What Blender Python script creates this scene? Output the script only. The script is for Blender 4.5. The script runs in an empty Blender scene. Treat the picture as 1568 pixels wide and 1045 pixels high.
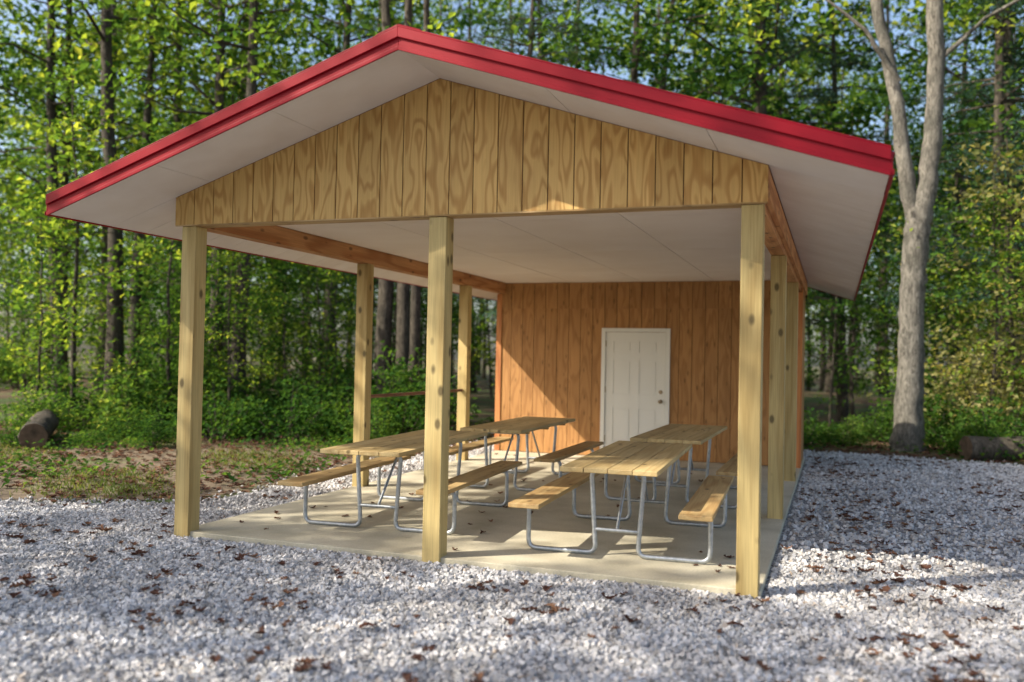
import bpy, math, random
import numpy as np
from mathutils import Matrix, Vector
rng=np.random.default_rng(7); random.seed(7)
SC=bpy.context.scene
# ---------------------------------------------------------------- helpers
def link(o,parent=None):
    SC.collection.objects.link(o)
    if parent: o.parent=parent
    return o
def empty(name,loc=(0,0,0),rz=0):
    e=bpy.data.objects.new(name,None); e.location=loc; e.rotation_euler=(0,0,rz); e.empty_display_size=.3
    return link(e)
BOXF=np.array([[0,3,2,1],[4,5,6,7],[0,1,5,4],[1,2,6,5],[2,3,7,6],[3,0,4,7]])
class MB:
    def __init__(s): s.V=[];s.F=[];s.M=[];s.R=[];s.S=[];s.n=0
    def add(s,v,f,mat=0,rnd=None,smooth=False):
        v=np.asarray(v,float).reshape(-1,3); f=np.asarray(f,int)
        s.V.append(v); s.F.append(f+s.n); s.M.append(np.full(len(f),mat)); s.S.append(np.full(len(f),smooth))
        if rnd is None: rnd=rng.random()
        r=np.full(len(v),rnd) if np.isscalar(rnd) else np.asarray(rnd)
        s.R.append(r); s.n+=len(v)
    def box(s,a,b,mat=0,rnd=None):
        x0,y0,z0=a;x1,y1,z1=b
        s.add([(x0,y0,z0),(x1,y0,z0),(x1,y1,z0),(x0,y1,z0),(x0,y0,z1),(x1,y0,z1),(x1,y1,z1),(x0,y1,z1)],BOXF,mat,rnd)
    def prism(s,poly,y0,y1,mat=0,rnd=None):
        v=[(x,y0,z) for x,z in poly]+[(x,y1,z) for x,z in poly]
        s.add(v,[[0,1,2,3],[7,6,5,4],[0,4,5,1],[1,5,6,2],[2,6,7,3],[3,7,4,0]],mat,rnd)
    def tube(s,pts,rad,sides=8,mat=0,ref=None,rough=0,caps=True,rnd=None,capmat=None):
        P=np.array(pts,float); n=len(P)
        rad=np.full(n,rad) if np.isscalar(rad) else np.array(rad,float)
        T=np.gradient(P,axis=0); T/=np.linalg.norm(T,axis=1)[:,None]+1e-9
        if ref is None:
            d=P[-1]-P[0]; d=d/(np.linalg.norm(d)+1e-9)
            ref=(0,0,1) if abs(d[2])<.8 else (1,0,0)
        U=np.cross(T,np.array(ref,float)); U/=np.linalg.norm(U,axis=1)[:,None]+1e-9
        W=np.cross(T,U); a=np.linspace(0,2*math.pi,sides,endpoint=False)
        r=rad[:,None]*np.ones((n,sides))
        if rough: r=r*(1+rough*rng.normal(0,1,(n,sides)))
        v=P[:,None,:]+r[:,:,None]*(np.cos(a)[None,:,None]*U[:,None,:]+np.sin(a)[None,:,None]*W[:,None,:])
        i=np.arange(n-1)[:,None]*sides; j=np.arange(sides)[None,:]; k=(j+1)%sides
        f=np.stack([i+j,i+k,i+sides+k,i+sides+j],-1).reshape(-1,4)
        s.add(v.reshape(-1,3),f,mat,rnd,True)
        if caps:
            for e in (0,n-1):
                s.add(v[e],[list(range(sides))],mat if capmat is None else capmat,rnd)
    def build(s,name,mats,parent=None,bevel=0):
        V=np.concatenate(s.V)
        me=bpy.data.meshes.new(name); me.vertices.add(len(V)); me.vertices.foreach_set('co',V.ravel().astype(np.float32))
        L=np.concatenate([f.ravel() for f in s.F]); C=np.concatenate([np.full(len(f),f.shape[1]) for f in s.F])
        me.loops.add(len(L)); me.loops.foreach_set('vertex_index',L.astype(np.int32))
        me.polygons.add(len(C)); st=np.concatenate([[0],np.cumsum(C)[:-1]])
        me.polygons.foreach_set('loop_start',st.astype(np.int32))
        for m in mats: me.materials.append(m)
        me.polygons.foreach_set('material_index',np.concatenate(s.M).astype(np.int32))
        me.polygons.foreach_set('use_smooth',np.concatenate(s.S))
        at=me.attributes.new('rnd','FLOAT','POINT'); at.data.foreach_set('value',np.concatenate(s.R).astype(np.float32))
        me.update(calc_edges=True)
        o=bpy.data.objects.new(name,me)
        if bevel:
            b=o.modifiers.new('bevel','BEVEL'); b.width=bevel; b.segments=2; b.limit_method='ANGLE'; b.angle_limit=math.radians(50)
        return link(o,parent)
def sm(pts,r=.07,n=5):
    P=[Vector(p) for p in pts]; out=[P[0]]
    for i in range(1,len(P)-1):
        a=(P[i-1]-P[i]).normalized()*r+P[i]; b=(P[i+1]-P[i]).normalized()*r+P[i]
        for k in range(n+1):
            t=k/n; out.append(a*(1-t)**2+P[i]*2*t*(1-t)+b*t*t)
    out.append(P[-1]); return [tuple(p) for p in out]
# ---------------------------------------------------------------- materials
class NT:
    def __init__(s,name):
        s.m=bpy.data.materials.new(name); s.m.use_nodes=True; s.t=s.m.node_tree; s.t.nodes.clear()
        s.out=s.n('ShaderNodeOutputMaterial')
    def n(s,ty,**k):
        nd=s.t.nodes.new(ty)
        for a,b in k.items(): setattr(nd,a,b)
        return nd
    def l(s,a,b): s.t.links.new(a,b)
    def math(s,op,a,b=None,clamp=False):
        nd=s.n('ShaderNodeMath',operation=op,use_clamp=clamp)
        for i,x in enumerate((a,b)):
            if x is None: continue
            if isinstance(x,(int,float)): nd.inputs[i].default_value=x
            else: s.l(x,nd.inputs[i])
        return nd.outputs[0]
    def mix(s,f,a,b,blend='MIX'):
        nd=s.n('ShaderNodeMix',data_type='RGBA',blend_type=blend)
        for sock,x in ((nd.inputs[0],f),(nd.inputs[6],a),(nd.inputs[7],b)):
            if isinstance(x,(int,float)): sock.default_value=x
            elif isinstance(x,tuple): sock.default_value=(*x,1)
            else: s.l(x,sock)
        return nd.outputs[2]
    def rnd(s): return s.n('ShaderNodeAttribute',attribute_name='rnd').outputs['Fac']
    def co(s,scale=(1,1,1),off=None):
        tc=s.n('ShaderNodeTexCoord').outputs['Object']; mp=s.n('ShaderNodeMapping'); mp.inputs['Scale'].default_value=scale; s.l(tc,mp.inputs[0])
        if off is None: return mp.outputs[0]
        v=s.n('ShaderNodeVectorMath',operation='ADD'); s.l(mp.outputs[0],v.inputs[0])
        cb=s.n('ShaderNodeCombineXYZ')
        for i in range(3): s.l(off,cb.inputs[i])
        s.l(cb.outputs[0],v.inputs[1]); return v.outputs[0]
    def noise(s,vec,scale=1,detail=3,rough=.5,dist=0):
        nd=s.n('ShaderNodeTexNoise'); nd.inputs['Scale'].default_value=scale; nd.inputs['Detail'].default_value=detail
        nd.inputs['Roughness'].default_value=rough; nd.inputs['Distortion'].default_value=dist; s.l(vec,nd.inputs['Vector']); return nd.outputs[0]
    def ramp(s,f,stops):
        r=s.n('ShaderNodeValToRGB'); e=r.color_ramp.elements
        while len(e)<len(stops): e.new(.5)
        for el,(p,c) in zip(e,stops): el.position=p; el.color=(*c,1) if len(c)==3 else c
        s.l(f,r.inputs[0]); return r.outputs[0]
    def smooth(s,f,a,b):
        r=s.n('ShaderNodeMapRange'); r.inputs[1].default_value=a; r.inputs[2].default_value=b; s.l(f,r.inputs[0]); return r.outputs[0]
    def pbr(s,col,rough=.6,metal=0,bump=None,bs=.3,bd=.01,spec=.4):
        p=s.n('ShaderNodeBsdfPrincipled')
        if isinstance(col,tuple): p.inputs['Base Color'].default_value=(*col,1)
        else: s.l(col,p.inputs['Base Color'])
        if isinstance(rough,(int,float)): p.inputs['Roughness'].default_value=rough
        else: s.l(rough,p.inputs['Roughness'])
        p.inputs['Metallic'].default_value=metal; p.inputs['Specular IOR Level'].default_value=spec
        if bump is not None:
            b=s.n('ShaderNodeBump'); b.inputs['Strength'].default_value=bs; b.inputs['Distance'].default_value=bd
            s.l(bump,b.inputs['Height']); s.l(b.outputs[0],p.inputs['Normal'])
        s.l(p.outputs[0],s.out.inputs[0]); return s.m
def wood(name,base,ring,axis=2,across=7,along=1.0,freq=30,knots=True,var=.25,ringamt=1.0,streak=.55,kd=.8):
    t=NT(name); r=t.rnd(); off=t.math('MULTIPLY',r,37.0)
    sc=[across]*3; sc[axis]=along
    f=t.noise(t.co(tuple(sc),off),1,1.2,.4,.25)
    s=t.math('SINE',t.math('MULTIPLY',f,freq)); s=t.smooth(s,-.3,1)
    sf=[90]*3; sf[axis]=2.5
    st=t.noise(t.co(tuple(sf),off),1,2,.6)
    c=t.mix(t.math('MULTIPLY',s,ringamt),base,ring)
    c=t.mix(streak,c,t.ramp(st,[(.3,(.66,.62,.56)),(.7,(1.12,1.12,1.12))]),'MULTIPLY')
    big=t.noise(t.co((1.3,1.3,.6),off),1,3)
    c=t.mix(.6,c,t.ramp(big,[(.3,(.76,.74,.70)),(.7,(1.1,1.1,1.1))]),'MULTIPLY')
    v=t.math('ADD',t.math('MULTIPLY',r,var),1-var/2)
    cb=t.n('ShaderNodeCombineColor'); [t.l(v,cb.inputs[i]) for i in range(3)]
    c=t.mix(1.0,c,cb.outputs[0],'MULTIPLY')
    if knots:
        kk=[across*1.3]*3; kk[axis]=3.6
        vo=t.n('ShaderNodeTexVoronoi'); t.l(t.co(tuple(kk),off),vo.inputs['Vector']); vo.inputs['Scale'].default_value=1
        k=t.smooth(vo.outputs['Distance'],.20,.10)
        c=t.mix(t.math('MULTIPLY',k,kd),c,tuple(x*.25 for x in ring))
    return t.pbr(c,.62,0,s,.2,.002)
M={}
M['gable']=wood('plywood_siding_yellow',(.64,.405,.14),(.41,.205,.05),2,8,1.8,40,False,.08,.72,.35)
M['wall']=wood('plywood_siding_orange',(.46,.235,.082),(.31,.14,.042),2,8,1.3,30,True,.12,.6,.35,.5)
M['post']=wood('treated_post_wood',(.55,.425,.185),(.42,.295,.11),2,5,.45,22,True,.10,.8,.6,.9)
M['beamY']=wood('beam_wood',(.60,.30,.12),(.44,.18,.06),1,6,.6,26,True,.2)
M['beamX']=wood('header_wood',(.58,.40,.20),(.42,.26,.10),0,6,.6,26,True,.2)
M['trimZ']=wood('orange_trim_wood',(.60,.25,.085),(.45,.16,.05),2,6,.6,26,False,.2)
M['rail']=wood('dark_rail_wood',(.22,.10,.06),(.14,.06,.035),1,6,.6,26,False,.2)
M['plank']=wood('table_plank_wood',(.54,.41,.20),(.42,.29,.12),1,6,.5,28,True,.3,.7)
M['bench']=wood('bench_plank_wood',(.50,.35,.16),(.37,.22,.085),1,6,.5,28,True,.3,.7)
t=NT('dark_groove'); M['groove']=t.pbr((.06,.026,.010),.9)
t=NT('red_metal'); M['red']=t.pbr((.27,.002,.011),.45,0,t.noise(t.co((1,1,1)),3,2),.05,.01,.22)
t=NT('red_metal_sheet'); M['redsheet']=t.pbr((.28,.006,.012),.45)
t=NT('soffit_panel'); n=t.noise(t.co((1,1,1)),2.5,4); M['soffit']=t.pbr(t.ramp(n,[(.3,(.74,.66,.59)),(.7,(.82,.75,.69))]),.7)
t=NT('ceiling_panel'); n=t.noise(t.co((1,1,1),t.math('MULTIPLY',t.rnd(),9)),1.5,4)
M['ceil']=t.pbr(t.ramp(n,[(.3,(.77,.68,.60)),(.7,(.83,.75,.68))]),.75)
t=NT('white_door_paint'); M['door']=t.pbr((.80,.79,.74),.45)
t=NT('brass_knob'); M['knob']=t.pbr((.35,.27,.18),.3,1)
t=NT('galvanized_steel'); n=t.noise(t.co((1,1,1)),30,3); M['steel']=t.pbr(t.ramp(n,[(.3,(.36,.39,.42)),(.7,(.52,.55,.58))]),.42,.75)
t=NT('concrete'); a=t.noise(t.co(),1.2,6,.6); b=t.noise(t.co(),60,3)
c=t.mix(.8,t.ramp(a,[(.3,(.38,.34,.24)),(.5,(.52,.47,.35)),(.7,(.62,.57,.44))]),t.ramp(b,[(.3,(.82,.82,.82)),(.7,(1.08,1.08,1.08))]),'MULTIPLY')
M['conc']=t.pbr(c,.75,0,b,.2,.002)
t=NT('gravel_stone'); r=t.rnd(); n=t.noise(t.co(),120,2); big=t.noise(t.co(),1.1,4,.6)
c=t.ramp(r,[(0,(.20,.19,.18)),(.2,(.44,.43,.42)),(.6,(.62,.60,.59)),(.93,(.78,.76,.75)),(1,(.42,.33,.25))])
c=t.mix(.5,c,t.ramp(n,[(.3,(.75,.75,.75)),(.7,(1.1,1.1,1.1))]),'MULTIPLY')
M['stone']=t.pbr(t.mix(1.0,c,t.ramp(big,[(.3,(.74,.72,.70)),(.6,(1,1,1))]),'MULTIPLY'),.85)
t=NT('gravel_bed'); vo=t.n('ShaderNodeTexVoronoi'); t.l(t.co(),vo.inputs['Vector']); vo.inputs['Scale'].default_value=46
sep=t.n('ShaderNodeSeparateColor'); t.l(vo.outputs['Color'],sep.inputs[0])
c=t.ramp(sep.outputs[0],[(0,(.22,.22,.22)),(.4,(.37,.36,.36)),(1,(.55,.54,.54))])
c=t.mix(t.smooth(vo.outputs['Distance'],.35,.7),c,(.13,.12,.12))
M['gbed']=t.pbr(c,.9,0,vo.outputs['Distance'],-.8,.02)
t=NT('forest_floor'); a=t.noise(t.co(),.5,6,.6); b=t.noise(t.co(),14,5,.7)
c=t.ramp(b,[(.3,(.03,.018,.010)),(.5,(.10,.06,.033)),(.65,(.17,.11,.06)),(.8,(.26,.18,.11))])
g=t.ramp(b,[(.3,(.025,.04,.012)),(.7,(.09,.14,.03))])
M['floor']=t.pbr(t.mix(t.smooth(a,.46,.58),c,g),.95,0,b,.8,.05)
t=NT('grass_soil'); b=t.noise(t.co(),9,6,.7); a=t.noise(t.co(),.9,4,.6)
c1=t.ramp(b,[(.3,(.06,.042,.028)),(.5,(.15,.11,.07)),(.75,(.27,.21,.14))]); c2=t.ramp(b,[(.3,(.05,.07,.02)),(.7,(.16,.2,.06))])
M['gsoil']=t.pbr(t.mix(t.smooth(a,.55,.7),c1,c2),.95,0,b,.6,.03)
def bark(name,dark,light):
    t=NT(name); n=t.noise(t.co((9,9,2.6)),2.4,7,.72,.8); b=t.noise(t.co((1,1,.8)),1.9,5,.65)
    c=t.mix(.85,t.ramp(n,[(.36,dark),(.62,light)]),t.ramp(b,[(.35,(.45,.47,.42)),(.5,(.85,.85,.8)),(.65,(1.3,1.3,1.22))]),'MULTIPLY')
    return t.pbr(c,.9,0,n,1.0,.05)
M['bark']=bark('tree_bark',(.03,.023,.017),(.12,.10,.078))
M['barkg']=bark('gray_bark',(.07,.063,.053),(.26,.24,.21))
t=NT('cut_wood_end'); n=t.noise(t.co(),8,4); M['cut']=t.pbr(t.ramp(n,[(.3,(.05,.035,.022)),(.7,(.15,.10,.065))]),.9)
def leafmat(name,stops,trans=.5,tgain=1.8,tc=(1.12,1.0,.5)):
    t=NT(name); r=t.rnd(); oi=t.n('ShaderNodeObjectInfo').outputs['Random']
    f=t.math('ADD',t.math('MULTIPLY',r,.6),t.math('MULTIPLY',oi,.4),True)
    c=t.ramp(f,stops)
    d=t.n('ShaderNodeBsdfDiffuse'); t.l(c,d.inputs[0])
    tr=t.n('ShaderNodeBsdfTranslucent'); t.l(t.mix(1.0,c,tuple(tgain*q for q in tc),'MULTIPLY'),tr.inputs[0])
    m1=t.n('ShaderNodeMixShader'); m1.inputs[0].default_value=trans; t.l(d.outputs[0],m1.inputs[1]); t.l(tr.outputs[0],m1.inputs[2])
    t.l(m1.outputs[0],t.out.inputs[0]); return t.m
M['leaf']=leafmat('broad_leaves',[(0,(.014,.04,.013)),(.35,(.035,.09,.023)),(.62,(.09,.17,.03)),(.82,(.24,.32,.05)),(1,(.44,.47,.10))])
M['pine']=leafmat('pine_needles',[(0,(.022,.05,.035)),(.5,(.045,.095,.065)),(1,(.12,.19,.11))],.3,1.2)
M['shrub']=leafmat('shrub_leaves',[(0,(.014,.04,.012)),(.4,(.035,.09,.02)),(.8,(.10,.18,.035)),(1,(.28,.32,.10))])
M['autumn']=leafmat('autumn_leaves',[(0,(.07,.10,.03)),(.35,(.20,.21,.08)),(.7,(.44,.39,.18)),(1,(.56,.38,.2))])
M['grass']=leafmat('grass_blades',[(0,(.04,.07,.02)),(.6,(.10,.15,.04)),(1,(.24,.23,.10))])
M['dead']=leafmat('dead_leaf',[(0,(.05,.026,.022)),(.45,(.12,.062,.045)),(.75,(.22,.12,.075)),(.93,(.36,.25,.14)),(1,(.2,.19,.07))],.12,1)
# ---------------------------------------------------------------- camera
yaw,pit,rol,fpx=.34864,.01977,.0202,1361.08; C=np.array([5.3596,-6.4366,1.62])
F=np.array([-math.sin(yaw)*math.cos(pit),math.cos(yaw)*math.cos(pit),math.sin(pit)])
R0=np.array([math.cos(yaw),math.sin(yaw),0.0]); U0=np.cross(R0,F)
R=R0*math.cos(rol)+U0*math.sin(rol); U=-R0*math.sin(rol)+U0*math.cos(rol)
cd=bpy.data.cameras.new('camera'); cam=link(bpy.data.objects.new('camera',cd))
cam.matrix_world=Matrix(((R[0],U[0],-F[0],C[0]),(R[1],U[1],-F[1],C[1]),(R[2],U[2],-F[2],C[2]),(0,0,0,1)))
cd.sensor_width=36; cd.lens=36*fpx/1568; cd.clip_end=2000; cd.clip_start=.05
cd.dof.use_dof=True; cd.dof.focus_distance=8.2; cd.dof.aperture_fstop=.85
SC.camera=cam
# ---------------------------------------------------------------- light
s=Vector((1,.75,-1.03)).normalized()
sl=bpy.data.lights.new('sun','SUN'); sl.energy=8.5; sl.angle=math.radians(.53); sl.color=(1,.92,.78)
so=link(bpy.data.objects.new('sun',sl)); so.rotation_euler=s.to_track_quat('-Z','Y').to_euler(); so.location=(-20,-12,22)
w=bpy.data.worlds.new('World'); SC.world=w; w.use_nodes=True; nt=w.node_tree
sky=nt.nodes.new('ShaderNodeTexSky'); sky.sky_type='NISHITA'; sky.sun_disc=False
sky.sun_elevation=math.asin(-s.z); sky.sun_rotation=math.radians(233.1); sky.dust_density=3; sky.air_density=1.0; sky.ozone_density=1.0
bg=nt.nodes['Background']; bg.inputs[1].default_value=.26; nt.links.new(sky.outputs[0],bg.inputs[0])
SC.view_settings.view_transform='Standard'; SC.view_settings.look='None'; SC.view_settings.exposure=0
# ---------------------------------------------------------------- ground
W,H,D2,D3,DW,DB=4.808,2.727,3.062,6.179,7.762,9.35
XM=W/2
m=MB(); 
gx=np.concatenate([[-400,-120],np.arange(-60,62,2.0),[120,400]]); X,Y=np.meshgrid(gx,gx,indexing='ij')
def gz(x,y):
    d=np.maximum(0,np.hypot((x-3)/12,(y-2)/12)-1)
    return np.where(d>0,.25*np.sin(x*.23+1)*np.cos(y*.19)*np.minimum(d,1)+np.minimum(d,4)*.12,0)-.004
Z=gz(X,Y); n=len(gx); i,j=np.meshgrid(np.arange(n-1),np.arange(n-1),indexing='ij'); q=(i*n+j).ravel()
m.add(np.stack([X,Y,Z],-1).reshape(-1,3),np.stack([q,q+n,q+n+1,q+1],-1),0,.5,True)
m.build('ground',[M['floor']])
GP=[(-14,-30),(-8,-6),(-4.6,-.6),(-2.9,.45),(-1.9,.9),(-1.2,1.3),(-1.0,2.5),(-1.25,4.2),(-1.1,6),(-.9,8),(-1,10.3),(1,10.9),(3,10.7),(5,11.1),(6.5,10.9),(8.3,10.5),(10.5,10.2),(14,9),(20,6),(26,-8),(24,-30)]
P2=[]
for k in range(len(GP)):
    a=np.array(GP[k],float);b=np.array(GP[(k+1)%len(GP)],float); nn=max(2,int(np.linalg.norm(b-a)/.35)) if np.linalg.norm(b-a)<8 else 6
    for q in range(nn):
        p=a+(b-a)*q/nn; P2.append(p+(rng.normal(0,.07,2) if np.linalg.norm(b-a)<8 else 0))
P2=np.array(P2); ctr=np.array([[4.0,-2.0]])
m=MB(); v=np.concatenate([ctr,P2]); v=np.c_[v,np.zeros(len(v))]; k=len(P2)
m.add(v,[[0,1+a,1+(a+1)%k] for a in range(k)],0,.5); gravel=empty('gravel'); m.build('gravel_bed',[M['gbed']],gravel)
def inside(px,py,poly=P2):
    r=np.zeros(len(px),bool); x2,y2=poly[-1]
    for x1,y1 in poly:
        c=((y1>py)!=(y2>py))&(px<(x2-x1)*(py-y1)/(y2-y1+1e-12)+x1); r^=c; x2,y2=x1,y1
    return r
def stones(n,x0,x1,y0,y1,smin,smax,name):
    px=rng.uniform(x0,x1,n);py=rng.uniform(y0,y1,n)
    k=inside(px+rng.normal(0,.2,n),py+rng.normal(0,.2,n))&~((px>-.1)&(px<4.93)&(py>-.06)&(py<DB+.05)); px,py=px[k],py[k]; n=len(px)
    base=np.array([(-1,-1,-1),(1,-1,-1),(1,1,-1),(-1,1,-1),(-1,-1,1),(1,-1,1),(1,1,1),(-1,1,1)])*.5
    sz=rng.uniform(smin,smax,(n,1,1))*rng.uniform(.6,1.15,(n,1,3))
    v=(base[None]+rng.uniform(-.24,.24,(n,8,3)))*sz
    q=rng.normal(0,1,(n,4)); q/=np.linalg.norm(q,axis=1)[:,None]; a,b,c,d=q.T
    Rm=np.stack([1-2*(c*c+d*d),2*(b*c-a*d),2*(b*d+a*c),2*(b*c+a*d),1-2*(b*b+d*d),2*(c*d-a*b),2*(b*d-a*c),2*(c*d+a*b),1-2*(b*b+c*c)],-1).reshape(n,3,3)
    v=np.einsum('nij,nkj->nki',Rm,v)
    v+=np.stack([px,py,rng.uniform(.0,.010,n)],-1)[:,None,:]
    f=(BOXF[None]+(np.arange(n)*8)[:,None,None]).reshape(-1,4)
    mb=MB(); mb.add(v.reshape(-1,3),f,0,np.repeat(rng.random(n),8)); mb.build(name,[M['stone']],gravel)
stones(160000,-4,9.5,-4.8,1.2,.010,.032,'gravel_stones')
stones(64000,-3,13,1.2,11.3,.017,.034,'gravel_stones_far')
# ---------------------------------------------------------------- pavilion
pav=empty('picnic_pavilion')
m=MB(); m.box((-.06,-.045,-.1),(4.90,DB+.02,.05)); m.build('concrete_slab',[M['conc']],pav,.008)
m=MB(); h=.075
for (x,y) in [(0,0),(XM,0),(W,0),(0,D2),(W,D2),(0,D3),(W,D3)]:
    m.box((x-h,y-h,-.1),(x+h,y+h,H),0)
m.build('posts',[M['post']],pav,.006)
m=MB()
m.box((-.075,-.074,H+.002),(W+.075,.07,2.905),1)
for x0,x1 in ((-.075,.075),(W-.075,W+.06)):
    m.box((x0,.073,H+.002),(x1,DB,2.905),0)
m.box((-.14,-.07,2.80),(-.10,DB,2.985),0); m.box((W+.062,-.07,2.79),(W+.105,DB,2.985),0)
m.box((-.1,.073,2.86),(-.077,DB,2.98),0)
m.build('roof_beams',[M['beamY'],M['beamX']],pav,.004)
m=MB(); m.box((-.02,D2+.08,1.10),(.02,D3-.08,1.14)); m.build('side_rail',[M['rail']],pav,.005)
m=MB(); xs=np.linspace(.08,W-.08,5); ys=[.075,1.3,3.7,6.15,DW-.005]
for a in range(4):
    for b in range(4):
        m.box((xs[a]+.005,ys[b]+.005,2.905),(xs[a+1]-.005,ys[b+1]-.005,2.915))
m.box((0.08,.075,2.918),(W-.08,DB,2.93)); m.build('ceiling',[M['ceil']],pav,.002)
ZT=lambda x:3.975-.329*abs(x-XM)
def slope(mb,xa,xb,dz0,dz1,y0,y1,mat=0,rnd=None):
    mb.prism([(xa,ZT(xa)+dz0),(xb,ZT(xb)+dz0),(xb,ZT(xb)+dz1),(xa,ZT(xa)+dz1)],y0,y1,mat,rnd)
XL,XR,YF,YB=-.85,5.655,-.79,10.1
m=MB()
for e in (XL-.02,XR+.02):
    slope(m,XM,e,-.035,-.02,YF,YB)
    for y in np.arange(YF+.1,YB,.2286): slope(m,XM,e,-.02,-.002,y,y+.035)
m.build('metal_roof_sheets',[M['redsheet']],pav)
m=MB()
for e in (XL,XR):
    for y0,y1 in ((YF-.012,YF),(YB,YB+.012)):
        slope(m,XM,e,-.030,-.165,y0,y1)
    slope(m,XM,e,-.006,-.078,YF-.032,YF-.0125); slope(m,XM,e,-.006,.006,YF-.032,YF+.12)
    slope(m,XM,e,-.140,-.170,YF-.024,YF-.0125)
    x0,x1=(e-.012,e) if e<0 else (e,e+.012)
    m.box((x0,YF-.012,ZT(e)-.165),(x1,YB,ZT(e)-.037))
    x0,x1=(e-.02,e-.0125) if e<0 else (e+.0125,e+.02)
    m.box((x0,YF-.02,ZT(e)-.165),(x1,YB,ZT(e)-.13))
    slope(m,XM,XM+(.18 if e>0 else -.18),.007,.014,YF-.03,YB)
m.build('red_roof_trim',[M['red']],pav,.004)
m=MB(); SF=-.155
for sgn,e in ((-1,XL),(1,XR)):
    xs=np.linspace(XM,e-sgn*.002,4)
    for a in range(3):
        slope(m,xs[a]+sgn*(.003 if a else 0),xs[a+1]-sgn*.003,SF,SF+.012,YF+.002,-.094)
        slope(m,xs[a]+sgn*(.003 if a else 0),xs[a+1]-sgn*.003,SF,SF+.012,DB+.04,YB-.002)
    xi=-.142 if sgn<0 else W+.107
    y=-.09
    while y<DB:
        y2=min(y+.41,DB+.018); slope(m,xi,e-sgn*.002,SF,SF+.012,y,y2-.006); y=y2
m.build('soffit',[M['soffit']],pav)
def gable(y0,y1,yb0,yb1,name):
    m=MB(); x=-.14; xe=W+.107; zb=H+.012
    step=.2032; G=SF-.003
    while x<xe-.01:
        x2=min(x+step,xe); a,b=x+.004,x2-.004; r=rng.random()
        if a<XM<b:
            for c,d in ((a,XM),(XM,b)): m.prism([(c,zb),(d,zb),(d,ZT(d)+G),(c,ZT(c)+G)],y0,y1,0,r)
        else: m.prism([(a,zb),(b,zb),(b,ZT(b)+G),(a,ZT(a)+G)],y0,y1,0,r)
        x=x2
    for c,d in ((-.135,XM),(XM,xe-.005)): m.prism([(c,zb+.005),(d,zb+.005),(d,ZT(d)+G-.004),(c,ZT(c)+G-.004)],yb0,yb1,1)
    m.build(name,[M['gable'],M['groove']],pav)
gable(-.092,-.082,-.0815,-.076,'gable_siding'); gable(DB+.02,DB+.03,DB+.012,DB+.0195,'rear_gable_siding')
m=MB(); m.box((-.135,-.090,H+.002),(W+.10,-.0755,H+.0115)); m.build('gable_bottom_trim',[M['beamX']],pav)
m=MB(); DX0,DX1,DZ=1.80,2.86,2.13
x=-.02
while x<W+.04:
    x2=min(x+.2032,W+.05); a,b=x+.0035,x2-.0035; r=rng.random()
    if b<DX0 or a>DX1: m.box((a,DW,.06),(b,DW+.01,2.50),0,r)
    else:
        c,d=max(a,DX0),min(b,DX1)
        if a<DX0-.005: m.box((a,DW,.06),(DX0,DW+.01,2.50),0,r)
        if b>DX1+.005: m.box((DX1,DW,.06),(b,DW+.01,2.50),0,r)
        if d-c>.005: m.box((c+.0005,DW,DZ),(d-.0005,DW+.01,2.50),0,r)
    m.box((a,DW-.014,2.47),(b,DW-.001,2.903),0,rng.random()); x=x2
m.box((-.02,DW+.0105,.055),(DX0,DW+.016,2.90),1);m.box((DX1,DW+.0105,.055),(W+.05,DW+.016,2.90),1);m.box((DX0,DW+.0105,DZ),(DX1,DW+.016,2.90),1)
y=DW+.02
while y<DB:
    y2=min(y+.2032,DB)
    for xx in (-.06,W+.062): m.box((xx,y+.004,.0),(xx+.01,y2-.004,2.99),0)
    y=y2
m.box((-.05,DW+.02,.0),(-.04,DB,2.9),1); m.box((W+.05,DW+.02,.0),(W+.06,DB,2.9),1)
x=-.05
while x<W+.04:
    x2=min(x+.2032,W+.05); m.box((x+.004,DB+.001,0),(x2-.004,DB+.011,2.9),0); x=x2
m.box((-.08,DW-.02,.052),(.012,DW-.0145,2.72),2); m.box((-.08,DW-.0145,.052),(-.021,DW+.02,2.72),2)
m.box((W+.0,DW-.03,.052),(W+.085,DW-.0145,2.72),2); m.box((W+.073,DW-.0145,.0),(W+.085,DW+.09,2.78),2)
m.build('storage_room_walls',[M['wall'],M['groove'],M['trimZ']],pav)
m=MB(); y0=DW
m.box((DX0-.03,y0-.035,.052),(DX0+.035,y0+.03,DZ+.02)); m.box((DX1-.035,y0-.035,.052),(DX1+.03,y0+.03,DZ+.02)); m.box((DX0+.036,y0-.035,DZ-.04),(DX1-.036,y0+.03,DZ+.02))
a,b=DX0+.04,DX1-.04; z0,z1=.065,DZ-.045; yd=y0-.012; dp=.011
m.box((a,yd+dp,z0),(b,yd+.035,z1))
st=.13; c=(a+b)/2
for p,q in ((a,a+st),(c-.065,c+.065),(b-st,b)): m.box((p,yd,z0),(q,yd+dp-.0003,z1))
rows=[(z0,z0+.23),(z0+.80,z0+1.02),(z0+1.56,z0+1.69),(z1-.14,z1)]
for za,zb in rows:
    for p,q in ((a+st-.001,c-.064),(c+.064,b-st+.001)): m.box((p,yd+.0004,za),(q,yd+dp-.0003,zb))
for k in range(3):
    for p,q in ((a+st,c-.065),(c+.065,b-st)): m.box((p+.028,yd+.003,rows[k][1]+.028),(q-.028,yd+dp-.0002,rows[k+1][0]-.028))
door=m.build('door',[M['door']],pav)
m=MB()
for z in (.98,1.13):
    m.tube([(b-.07,yd,z),(b-.07,yd-.012,z)],.032,16); 
m.tube([(b-.07,yd-.012,.98),(b-.07,yd-.04,.98),(b-.07,yd-.05,.98),(b-.07,yd-.07,.98),(b-.07,yd-.08,.98)],[.012,.012,.027,.03,.015],16)
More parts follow.
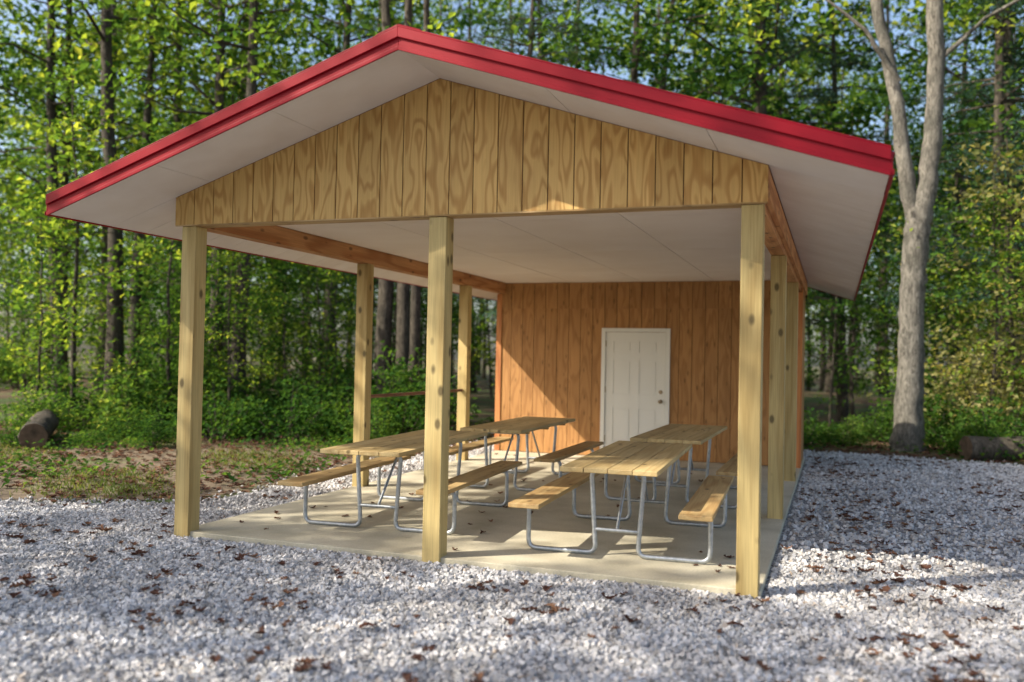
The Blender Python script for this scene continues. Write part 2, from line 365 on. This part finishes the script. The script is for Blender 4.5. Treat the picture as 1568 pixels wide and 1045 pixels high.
m.tube([(b-.07,yd-.012,1.13),(b-.07,yd-.025,1.13)],.018,12)
for z in (.3,1.1,1.85): m.box((a-.012,yd-.004,z),(a+.008,yd+.004,z+.1))
m.build('door_hardware',[M['knob']],pav)
# ---------------------------------------------------------------- picnic tables
def table(x,y,rz,L=2.44):
    e=empty('picnic_table',(x,y,.05),rz)
    m=MB(); w=.185
    for k in range(4):
        x0=-.375+k*.1885; m.box((x0,-L/2+rng.uniform(-.004,.004),.71),(x0+w,L/2+rng.uniform(-.004,.004),.748),0)
    for yy in (-.8,0,.8): m.box((-.33,yy+.03,.672),(.33,yy+.068,.709),0)
    m.build('table_top',[M['plank']],e,.005)
    for sx in (-1,1):
        m=MB(); m.box((sx*.66-.125,-L/2,.405),(sx*.66+.125,L/2,.443)); m.build('bench_seat',[M['bench']],e,.006)
    m=MB(); r=.0195
    for yy in (-.8,.8):
        for sx in (-1,1):
            m.tube(sm([(sx*.62,yy,.39),(sx*.735,yy,.39),(sx*.735,yy,.02),(sx*.17,yy,.02),(sx*.215,yy,.69),(sx*.10,yy,.69)],.075,6),r,10,0,(0,1,0))
            m.box((sx*.66-.115,yy-.018,.399),(sx*.66+.115,yy+.018,.404))
        m.tube([(-.185,yy,.21),(.185,yy,.21)],.016,8,0,(0,1,0))
        m.tube([(0,yy,.21),(0,yy*.42,.68)],.013,8,0,(1,0,0))
        m.tube([(-.215,yy,.685),(.215,yy,.685)],r,8,0,(0,1,0))
    m.build('steel_pipe_frame',[M['steel']],e)
table(1.44,1.55,math.radians(3.5)); table(3.70,1.38,math.radians(2.5)); table(1.60,4.38,math.radians(1)); table(3.68,4.2,math.radians(0))
# ---------------------------------------------------------------- foliage
def leaves(mb,c,size,up=.7,mat=1,rnd=None,asp=.34):
    n=len(c); nrm=rng.normal(0,1,(n,3)); nrm/=np.linalg.norm(nrm,axis=1)[:,None]; nrm[:,2]=np.abs(nrm[:,2]); nrm[:,2]+=up
    nrm/=np.linalg.norm(nrm,axis=1)[:,None]
    a=rng.normal(0,1,(n,3)); u=np.cross(nrm,a); u/=np.linalg.norm(u,axis=1)[:,None]; v=np.cross(nrm,u)
    s=(size*rng.uniform(.6,1.3,n))[:,None]
    V=np.stack([c-u*s*.5,c+v*s*asp+nrm*s*.1-u*s*.05,c+u*s*.5-nrm*s*.08,c-v*s*asp+nrm*s*.1-u*s*.05],1).reshape(-1,3)
    f=np.arange(n*4).reshape(-1,4)
    r=np.clip(rnd if rnd is not None else rng.random(n),0,1); mb.add(V,f,mat,np.repeat(r,4))
def cloud(cs,per,sig,flat=.55):
    cs=np.asarray(cs); n=len(cs); k=rng.poisson(per,n)+3
    idx=np.repeat(np.arange(n),k); p=cs[idx]+rng.normal(0,1,(len(idx),3))*np.array([sig,sig,sig*flat])
    tone=rng.random(n)[idx]*.6+rng.random(len(idx))*.4
    return p,tone
def tree_mesh(name,H,r,z0,cr,nl,per,ls,leafm='leaf',barkm='bark',lean=.03,sig=.36,up=.3):
    m=MB(); n=9; zz=np.linspace(-.3,H,n); wx=np.cumsum(rng.normal(0,lean*H/n,n)); wy=np.cumsum(rng.normal(0,lean*H/n,n)); wx-=wx[0];wy-=wy[0]
    P=np.stack([wx,wy,zz],-1); rad=r*(1-zz/H*.85); rad[0]=r*1.3; rad=np.clip(rad,.015,None)
    m.tube(P,rad,9,0,rough=.05,caps=False)
    cs=[]
    for k in range(nl):
        f=(k+rng.random())/nl; z=z0+(H*.97-z0)*f; base=np.array([np.interp(z,zz,wx),np.interp(z,zz,wy),z])
        az=k*2.4+rng.normal(0,.4); prof=math.sin(math.pi*min(1,.22+.75*f))**.7; L=cr*prof*rng.uniform(.6,1.15); el=rng.uniform(.05,.7)
        d=np.array([math.cos(az)*math.cos(el),math.sin(az)*math.cos(el),math.sin(el)])
        pts=[base+d*L*q+np.array([0,0,-.08*L*q*q])+rng.normal(0,.05*L,3)*(q>0) for q in (0,.33,.66,1)]
        rb=max(.012,np.interp(z,zz,rad)*.42); m.tube(pts,[rb,rb*.7,rb*.45,.008],5,0,caps=False)
        for q in np.linspace(.3,1,max(3,int(L*1.8))):
            p=base+d*L*q+np.array([0,0,-.08*L*q*q])
            for g in range(2):
                e=p+rng.normal(0,1,3)*np.array([.28,.28,.16])*L*.6
                if rng.random()<.7: cs.append(e)
            if cs and rng.random()<.4: m.tube([p,cs[-1]],[rb*.35,.006],4,0,caps=False)
    p,tone=cloud(cs,per,sig); leaves(m,p,ls,up,1,tone)
    return m.build(name,[M[barkm],M[leafm]])
def pine_mesh(name,H,r,z0,cr):
    m=MB(); zz=np.linspace(-.3,H,8); m.tube(np.stack([zz*.01,zz*0,zz],-1),np.clip(r*(1-zz/H*.9),.015,None),9,0,rough=.05,caps=False)
    cs=[];z=z0
    while z<H:
        for k in range(4):
            az=rng.uniform(0,6.28); L=cr*(1-(z-z0)/(H-z0)*.7)*rng.uniform(.6,1.1); d=np.array([math.cos(az),math.sin(az),.12])
            b=np.array([z*.01,0,z+rng.uniform(-.2,.2)]); m.tube([b,b+d*L*.5,b+d*L+np.array([0,0,-.15*L])],[.035,.02,.008],4,0,caps=False)
            for q in np.linspace(.25,1,int(L*4)+2): cs.append(b+d*L*q+np.array([0,0,-.15*L*q*q])+rng.normal(0,.12,3)*np.array([1.6,1.6,.4]))
        z+=rng.uniform(.5,.75)
    p,tone=cloud(cs,18,.17,.45); leaves(m,p,.19,.3,1,tone,.07); return m.build(name,[M['bark'],M['pine']])
def shrub_mesh(name,h,r,n,per,ls,leafm='shrub'):
    m=MB(); cs=[]
    for k in range(n):
        az=rng.uniform(0,6.28); rr=r*math.sqrt(rng.random()); top=np.array([math.cos(az)*rr,math.sin(az)*rr,h*rng.uniform(.35,1)*(1-.4*(rr/r)**2)])
        m.tube([top*np.array([.2,.2,0]),top*np.array([.6,.6,.5]),top],[.012,.008,.004],4,0,caps=False)
        cs+= [top, top*np.array([.85,.85,.7])+rng.normal(0,.08,3),top*np.array([.9,.9,.4])]
    p,tone=cloud(cs,per,.16*max(1,r)); p[:,2]=np.abs(p[:,2]); leaves(m,p,ls,.6,1,tone); return m.build(name,[M['bark'],M[leafm]])
protoA=[tree_mesh('deciduous_tree',17,.19,4,3.9,28,15,.22),tree_mesh('deciduous_tree',20,.22,6,4.2,30,15,.23),
        tree_mesh('deciduous_tree',14,.14,2.6,3.3,28,15,.20),tree_mesh('deciduous_tree',18,.17,6,3.5,24,15,.22)]
protoL=[tree_mesh('deciduous_tree',18,.19,7,3.2,17,12,.21),tree_mesh('deciduous_tree',16,.17,5.5,3.0,17,12,.20)]
protoS=[tree_mesh('sapling_tree',6.5,.05,.8,1.9,22,11,.15,lean=.06,sig=.25),tree_mesh('sapling_tree',5,.04,.6,1.6,20,12,.13,lean=.06,sig=.22),tree_mesh('sapling_tree',8.5,.07,1.2,2.2,24,12,.17,lean=.05,sig=.28)]
protoT=[tree_mesh('sapling_tree',7,.06,1.4,2.2,24,11,.14,'autumn',lean=.06,sig=.25)]
protoP=[pine_mesh('pine_tree',17,.17,3.0,2.9)]
protoB=[shrub_mesh('shrub',1.3,.9,24,10,.11),shrub_mesh('shrub',.9,.8,20,10,.10),shrub_mesh('shrub',1.8,1.0,28,11,.13)]
protoU=[shrub_mesh('autumn_shrub',2.6,1.3,34,10,.11,'autumn')]
def put(o,x,y,rz=None,sc=1,parent=None):
    q=bpy.data.objects.new(o.name.split('.')[0],o.data); link(q,parent)
    q.location=(x,y,float(gz(np.array(x),np.array(y)))); q.rotation_euler=(rng.normal(0,.02),rng.normal(0,.02),rng.uniform(0,6.28) if rz is None else rz); q.scale=(sc,sc,sc*rng.uniform(.92,1.1)); return q
def ray(u,d):
    a=(u-784)/fpx; return C[0]+d*(-.34155+.93979*a), C[1]+d*(.93965+.34118*a)
for (x,y,k,sc) in [(-10.6,10.1,0,1.1),(-7.3,10.3,1,1.05),(-12.8,14.6,0,1),(-14.3,12,1,1.1)]:
    put(protoL[k],x,y,None,sc)
for (x,y,k,sc) in [(9.8,20.7,1,1),(3.0,24.6,1,1.1),(0.2,19,3,1.0),(12.5,18.5,0,1)]:
    put(protoA[k],x,y,None,sc)
for (x,y,sc) in [(5.6,21.5,1.0),(3.2,19.5,.9),(9.0,26,1.1),(-10.5,22,1.)]: put(protoP[0],x,y,None,sc)
m=MB()
for k,(dx,dy,r) in enumerate([(0,0,.2),(.35,.1,.17),(.65,-.1,.13)]):
    zz=np.linspace(-.2,15,9); P=np.stack([-3.7+dx+zz*.03*(k-1)+rng.normal(0,.06,9),10.6+dy+zz*.02*(1-k)+rng.normal(0,.06,9),zz],-1); m.tube(P,np.clip(r*(1-zz/18),.03,None),10,0,rough=.04)
cs=rng.normal(0,1,(90,3))*np.array([2.0,2.0,2.8])+np.array([-3.5,10.8,10]); cs=cs[cs[:,2]>4]; p,t_=cloud(cs,18,.4); leaves(m,p,.19,.4,1,t_); m.build('multi_stem_tree',[M['bark'],M['leaf']])
m=MB()
def limb(pts,rads,sides=16): 
    pts=np.array(pts,float); tt=np.linspace(0,len(pts)-1,len(pts)*5); q=np.stack([np.interp(tt,np.arange(len(pts)),pts[:,i]) for i in range(3)],-1)
    q[:,:2]+=rng.normal(0,.012,(len(q),2))
    m.tube(q,np.interp(tt,np.arange(len(pts)),rads),sides,0,(1,0.2,0) if abs(pts[-1][2]-pts[0][2])>1 else None,.045,False)
bx,by=6.72,12.5
limb([(bx-.02,by,-.2),(bx,by,.3),(bx+.02,by,1.5),(bx+.05,by,3),(bx+.12,by,4.2),(bx+.18,by,4.7)],[.38,.28,.235,.225,.24,.22])
limb([(bx+.10,by,4.3),(bx-.08,by,5.2),(bx-.25,by-.1,6.6),(bx-.7,by,9),(bx-1.2,by,12),(bx-1.4,by,15)],[.16,.15,.13,.11,.08,.03],10)
limb([(bx+.15,by,4.4),(bx+.33,by,5.4),(bx+.45,by+.1,7.2),(bx+.35,by,9.3),(bx+.8,by,12),(bx+1.0,by,16)],[.20,.18,.16,.15,.12,.04],12)
limb([(bx-.25,by-.1,7.2),(bx-.9,by-.4,8.2),(bx-1.7,by-.6,8.9)],[.06,.04,.02],6); limb([(bx+.4,by,7.5),(bx+1.3,by+.2,8.4),(bx+2.4,by,8.9)],[.06,.04,.02],6)
cs=rng.normal(0,1,(120,3))*np.array([2.6,2.4,2.6])+np.array([bx+.2,by+.4,11.8]); cs=cs[cs[:,2]>7.2]; p,t_=cloud(cs,18,.4); leaves(m,p,.19,.4,1,t_)
cs=rng.normal(0,1,(50,3))*np.array([1.5,.8,1.2])+np.array([bx+1.6,by+.8,4.4]); p,t_=cloud(cs,14,.3); leaves(m,p,.13,.4,1,t_)
m.build('forked_gray_tree',[M['barkg'],M['leaf']])
forest=empty('forest_trees')
pts=[]
def far_ok(x,y,d): return all((x-a)**2+(y-b)**2>d*d for a,b in pts)
tries=0
while len(pts)<88 and tries<8000:
    tries+=1; u=rng.uniform(-180,1720); d=rng.uniform(20,60); x,y=ray(u,d)
    if y<12 and x>-9: continue
    if y<9 and x<-9 and x>-15: continue
    if (x-bx)**2+(y-by)**2<16 or (y<17 and 2<x<12): continue
    if not far_ok(x,y,3.0): continue
    pts.append((x,y)); rr=rng.random(); o=protoP[0] if rr<.14 else (protoL[rng.integers(2)] if rr<.34 else protoA[rng.integers(4)])
    put(o,x,y,None,rng.uniform(.8,1.15),parent=forest)
under=empty('forest_undergrowth'); cnt=0
while cnt<92:
    u=rng.uniform(-180,1720); d=rng.uniform(17,46); x,y=ray(u,d)
    if (y<13 and x>-4.2) or (x>-6 and y<4): continue
    if (x-bx)**2+(y-by)**2<3 : continue
    if rng.random()<.75: put(protoS[rng.integers(3)],x,y,None,rng.uniform(.6,1.0),parent=under)
    else: put(protoB[rng.integers(3)],x,y,None,rng.uniform(.8,1.5),parent=under)
    cnt+=1
for k in range(44):
    u=-150+k*42+rng.uniform(-15,15); d=rng.uniform(48,66); x,y=ray(u,d); put(protoS[rng.integers(3)],x,y,None,rng.uniform(1.4,2.0),parent=under)
for k in range(34):
    x=rng.uniform(4.2,14); y=rng.uniform(11.8,15) - max(0,(x-9))*.3
    if abs(x-bx)<.75 and y<by+.7: continue
    put(protoB[rng.integers(3)],x,y,None,rng.uniform(.45,.9),parent=under)
for k in range(46):
    x=rng.uniform(-10,-2.4); y=rng.uniform(6.8,12)
    put(protoB[rng.integers(3)],x,y,None,rng.uniform(.45,1.15),parent=under)
for k in range(12):
    x=rng.uniform(-13,-3.5); y=rng.uniform(11,15); put(protoS[rng.integers(2)],x,y,None,rng.uniform(.55,.85),parent=under)
for x,y,sc in [(-6.3,5.2,.4),(-7.4,4.7,.5),(-8.3,5.9,.6),(-6.9,6.6,.5),(-5.4,5.6,.4)]: put(protoB[rng.integers(3)],x,y,None,sc,parent=under)
for x,y,sc in [(8.5,13.6,.9),(10.2,13.8,1.1),(8.3,15.6,1.3)]: put(protoU[0],x,y,None,sc)
for x,y,sc in [(8.7,14.3,.95),(10.6,15,1.1),(12.6,16,1.1)]: put(protoT[0],x,y,None,sc)
for x,y,sc in [(-6.2,8.6,.5),(-10.2,7.5,.7),(-4.6,12.8,.8),(-1.8,13.5,.8),(-8.3,10.5,.8),(-12,9.5,.9)]: put(protoS[rng.integers(3)],x,y,None,sc)
for (x,y,k,sc) in [(-8.7,-5.4,0,1),(-11,-10.5,1,1.1)]:
    put(protoL[k],x,y,None,sc)
for (x,y,k,sc) in [(-5.8,-10.4,2,1.05),(-12.5,-8.8,1,1.0),(-15,-12.5,0,1.05),(-11,-15.5,1,1.1),(-4.5,-15,3,1),(-1.5,-12.5,0,.8),(19,4,0,1),(18,12,1,1)]:
    put(protoA[k],x,y,None,sc)
for o in protoA+protoL+protoS+protoT+protoP+protoB+protoU: bpy.data.objects.remove(o)
# ---------------------------------------------------------------- low ground plants and grass
m=MB()
n=22000; x=rng.uniform(-14,-1.2,n); y=rng.uniform(1.2,15,n); dens=np.sin(x*1.3+y*.7)+np.sin(y*1.9-x*.6)+rng.normal(0,.6,n)
k=(dens>.45)&~inside(x,y); x,y=x[k],y[k]
leaves(m,np.stack([x,y,rng.uniform(.02,.20,len(x))*np.clip((y-1)/4,.3,1)+gz(x,y)],-1),.09,1.0,0,rng.random(len(x)))
n=14000; x=rng.uniform(3,15,n); y=rng.uniform(10.8,17,n); k=~inside(x,y)&(np.sin(x*1.7)+np.sin(y*2.1+x)+rng.normal(0,.8,n)>.2); x,y=x[k],y[k]
leaves(m,np.stack([x,y,rng.uniform(.02,.25,len(x))+gz(x,y)],-1),.10,1.0,0,rng.random(len(x)))
m.build('ground_cover_plants',[M['shrub']])
m=MB(); n=30000; x=rng.uniform(-9,-.9,n); y=rng.uniform(.3,7.5,n); k=~inside(x+rng.normal(0,.15,n),y+rng.normal(0,.15,n))&(np.sin(x*1.6)+np.sin(y*2.2+x)+rng.normal(0,.6,n)>.8); x,y=x[k],y[k]; n=len(x)
hh=rng.uniform(.02,.08,n); az=rng.uniform(0,6.28,n); wv=.005+rng.random(n)*.004; dx,dy=np.cos(az)*wv,np.sin(az)*wv; lx,ly=rng.normal(0,.03,n),rng.normal(0,.03,n)
V=np.stack([np.stack([x-dx,y-dy,0*x],-1),np.stack([x+dx,y+dy,0*x],-1),np.stack([x+dx*.3+lx,y+dy*.3+ly,hh],-1),np.stack([x-dx*.3+lx,y-dy*.3+ly,hh],-1)],1).reshape(-1,3)
m.add(V,np.arange(n*4).reshape(-1,4),0,np.repeat(rng.random(n),4)); m.build('grass',[M['grass']])
m=MB(); poly=[(-12,-.5),(-4.6,-.4),(-2.9,.6),(-1.9,1.0),(-1.3,1.4),(-1.1,2.5),(-1.35,4.2),(-1.5,6.5),(-3.5,7.0),(-6,5.2),(-9,4),(-13,3)]
v=[(-4,2.6,.0)]+[(a+rng.normal(0,.1),b+rng.normal(0,.1),.0) for a,b in poly]; m.add(v,[[0,1+a,1+(a+1)%len(poly)] for a in range(len(poly))],0,.5); 
o=m.build('grassy_soil',[M['gsoil']]); o.location.z=-.002
# ---------------------------------------------------------------- fallen leaves
def fallen(mb,x,y,z,smin,smax):
    n=len(x); ws=np.array([.03,.20,.10,.34,.15,.40,.18,.26,.02]); S=9
    tt=np.linspace(-.5,.5,S); sc=rng.uniform(smin,smax,n); az=rng.uniform(0,6.28,n); curl=rng.uniform(-.5,1.1,n); fold=rng.uniform(.0,.7,n)
    L=np.zeros((n,S,3,3))
    for j,sx in enumerate((-1,0,1)):
        wj=ws[None,:]*rng.uniform(.7,1.3,(n,S))*sx
        L[:,:,j,0]=tt[None,:]; L[:,:,j,1]=wj; L[:,:,j,2]=curl[:,None]*tt[None,:]**2*1.2+fold[:,None]*np.abs(wj)+rng.normal(0,.035,(n,S))
    L-= np.minimum(0,L[...,2].min(axis=(1,2)))[:,None,None,None]*np.array([0,0,1])
    L*=sc[:,None,None,None]
    ca,sa=np.cos(az)[:,None,None],np.sin(az)[:,None,None]
    X=L[...,0]*ca-L[...,1]*sa+x[:,None,None]; Y=L[...,0]*sa+L[...,1]*ca+y[:,None,None]; Z=L[...,2]+z[:,None,None]
    V=np.stack([X,Y,Z],-1).reshape(-1,3)
    f=[]
    for i in range(S-1):
        for j in range(2): f.append([i*3+j,i*3+j+1,i*3+j+4,i*3+j+3])
    f=(np.array(f)[None]+(np.arange(n)*S*3)[:,None,None]).reshape(-1,4)
    mb.add(V,f,0,np.repeat(rng.random(n),S*3))
def clustered(nc,per,x0,x1,y0,y1,sg):
    cx=rng.uniform(x0,x1,nc);cy=rng.uniform(y0,y1,nc);k=rng.poisson(per,nc); i=np.repeat(np.arange(nc),k)
    return cx[i]+rng.normal(0,sg,len(i)),cy[i]+rng.normal(0,sg,len(i))
m=MB()
for args,sz in [((250,1.6,-3,9,-4.5,0,.10),(.055,.12)),((12,5,1.5,6.5,-3.4,-.8,.12),(.05,.11)),((190,2.3,4.9,9.5,-1,10.8,.2),(.06,.11)),((60,3,4.9,6.2,-.3,9,.2),(.06,.11)),((70,2.2,-3,-.1,-.5,6,.2),(.05,.11))]:
    x,y=clustered(*args); k=~((x>-.1)&(x<4.95)&(y>-.1)); x,y=x[k],y[k]; fallen(m,x,y,np.full(len(x),.016),*sz)
x,y=clustered(60,1.6,.1,4.7,.1,7.5,.2); k=(x>0)&(x<4.8)&(y>.05)&(y<7.7); x,y=x[k],y[k]; fallen(m,x,y,np.full(len(x),.052),.04,.09)
x=rng.uniform(-12,-1,5500);y=rng.uniform(1,13,5500);k=~inside(x,y);x,y=x[k],y[k];fallen(m,x,y,gz(x,y)+.01,.07,.13)
x=rng.uniform(3,14,2500);y=rng.uniform(10.3,15,2500);k=~inside(x,y);x,y=x[k],y[k];fallen(m,x,y,gz(x,y)+.01,.07,.13)
m.build('fallen_leaves',[M['dead']])
def log(name,a,b,r,sides=24):
    m=MB(); a=np.array(a,float);b=np.array(b,float); n=24; P=a+(b-a)*np.linspace(0,1,n)[:,None]+rng.normal(0,.01,(n,3)); m.tube(P,r*(1+rng.normal(0,.03,n)),sides,0,rough=.04,capmat=1); m.build(name,[M['bark'],M['cut']])
log('fallen_log',(7.55,11.1,.19),(12.5,12.9,.26),.22)
log('fallen_log',(-6.75,4.4,.2),(-8.1,5.9,.32),.21)
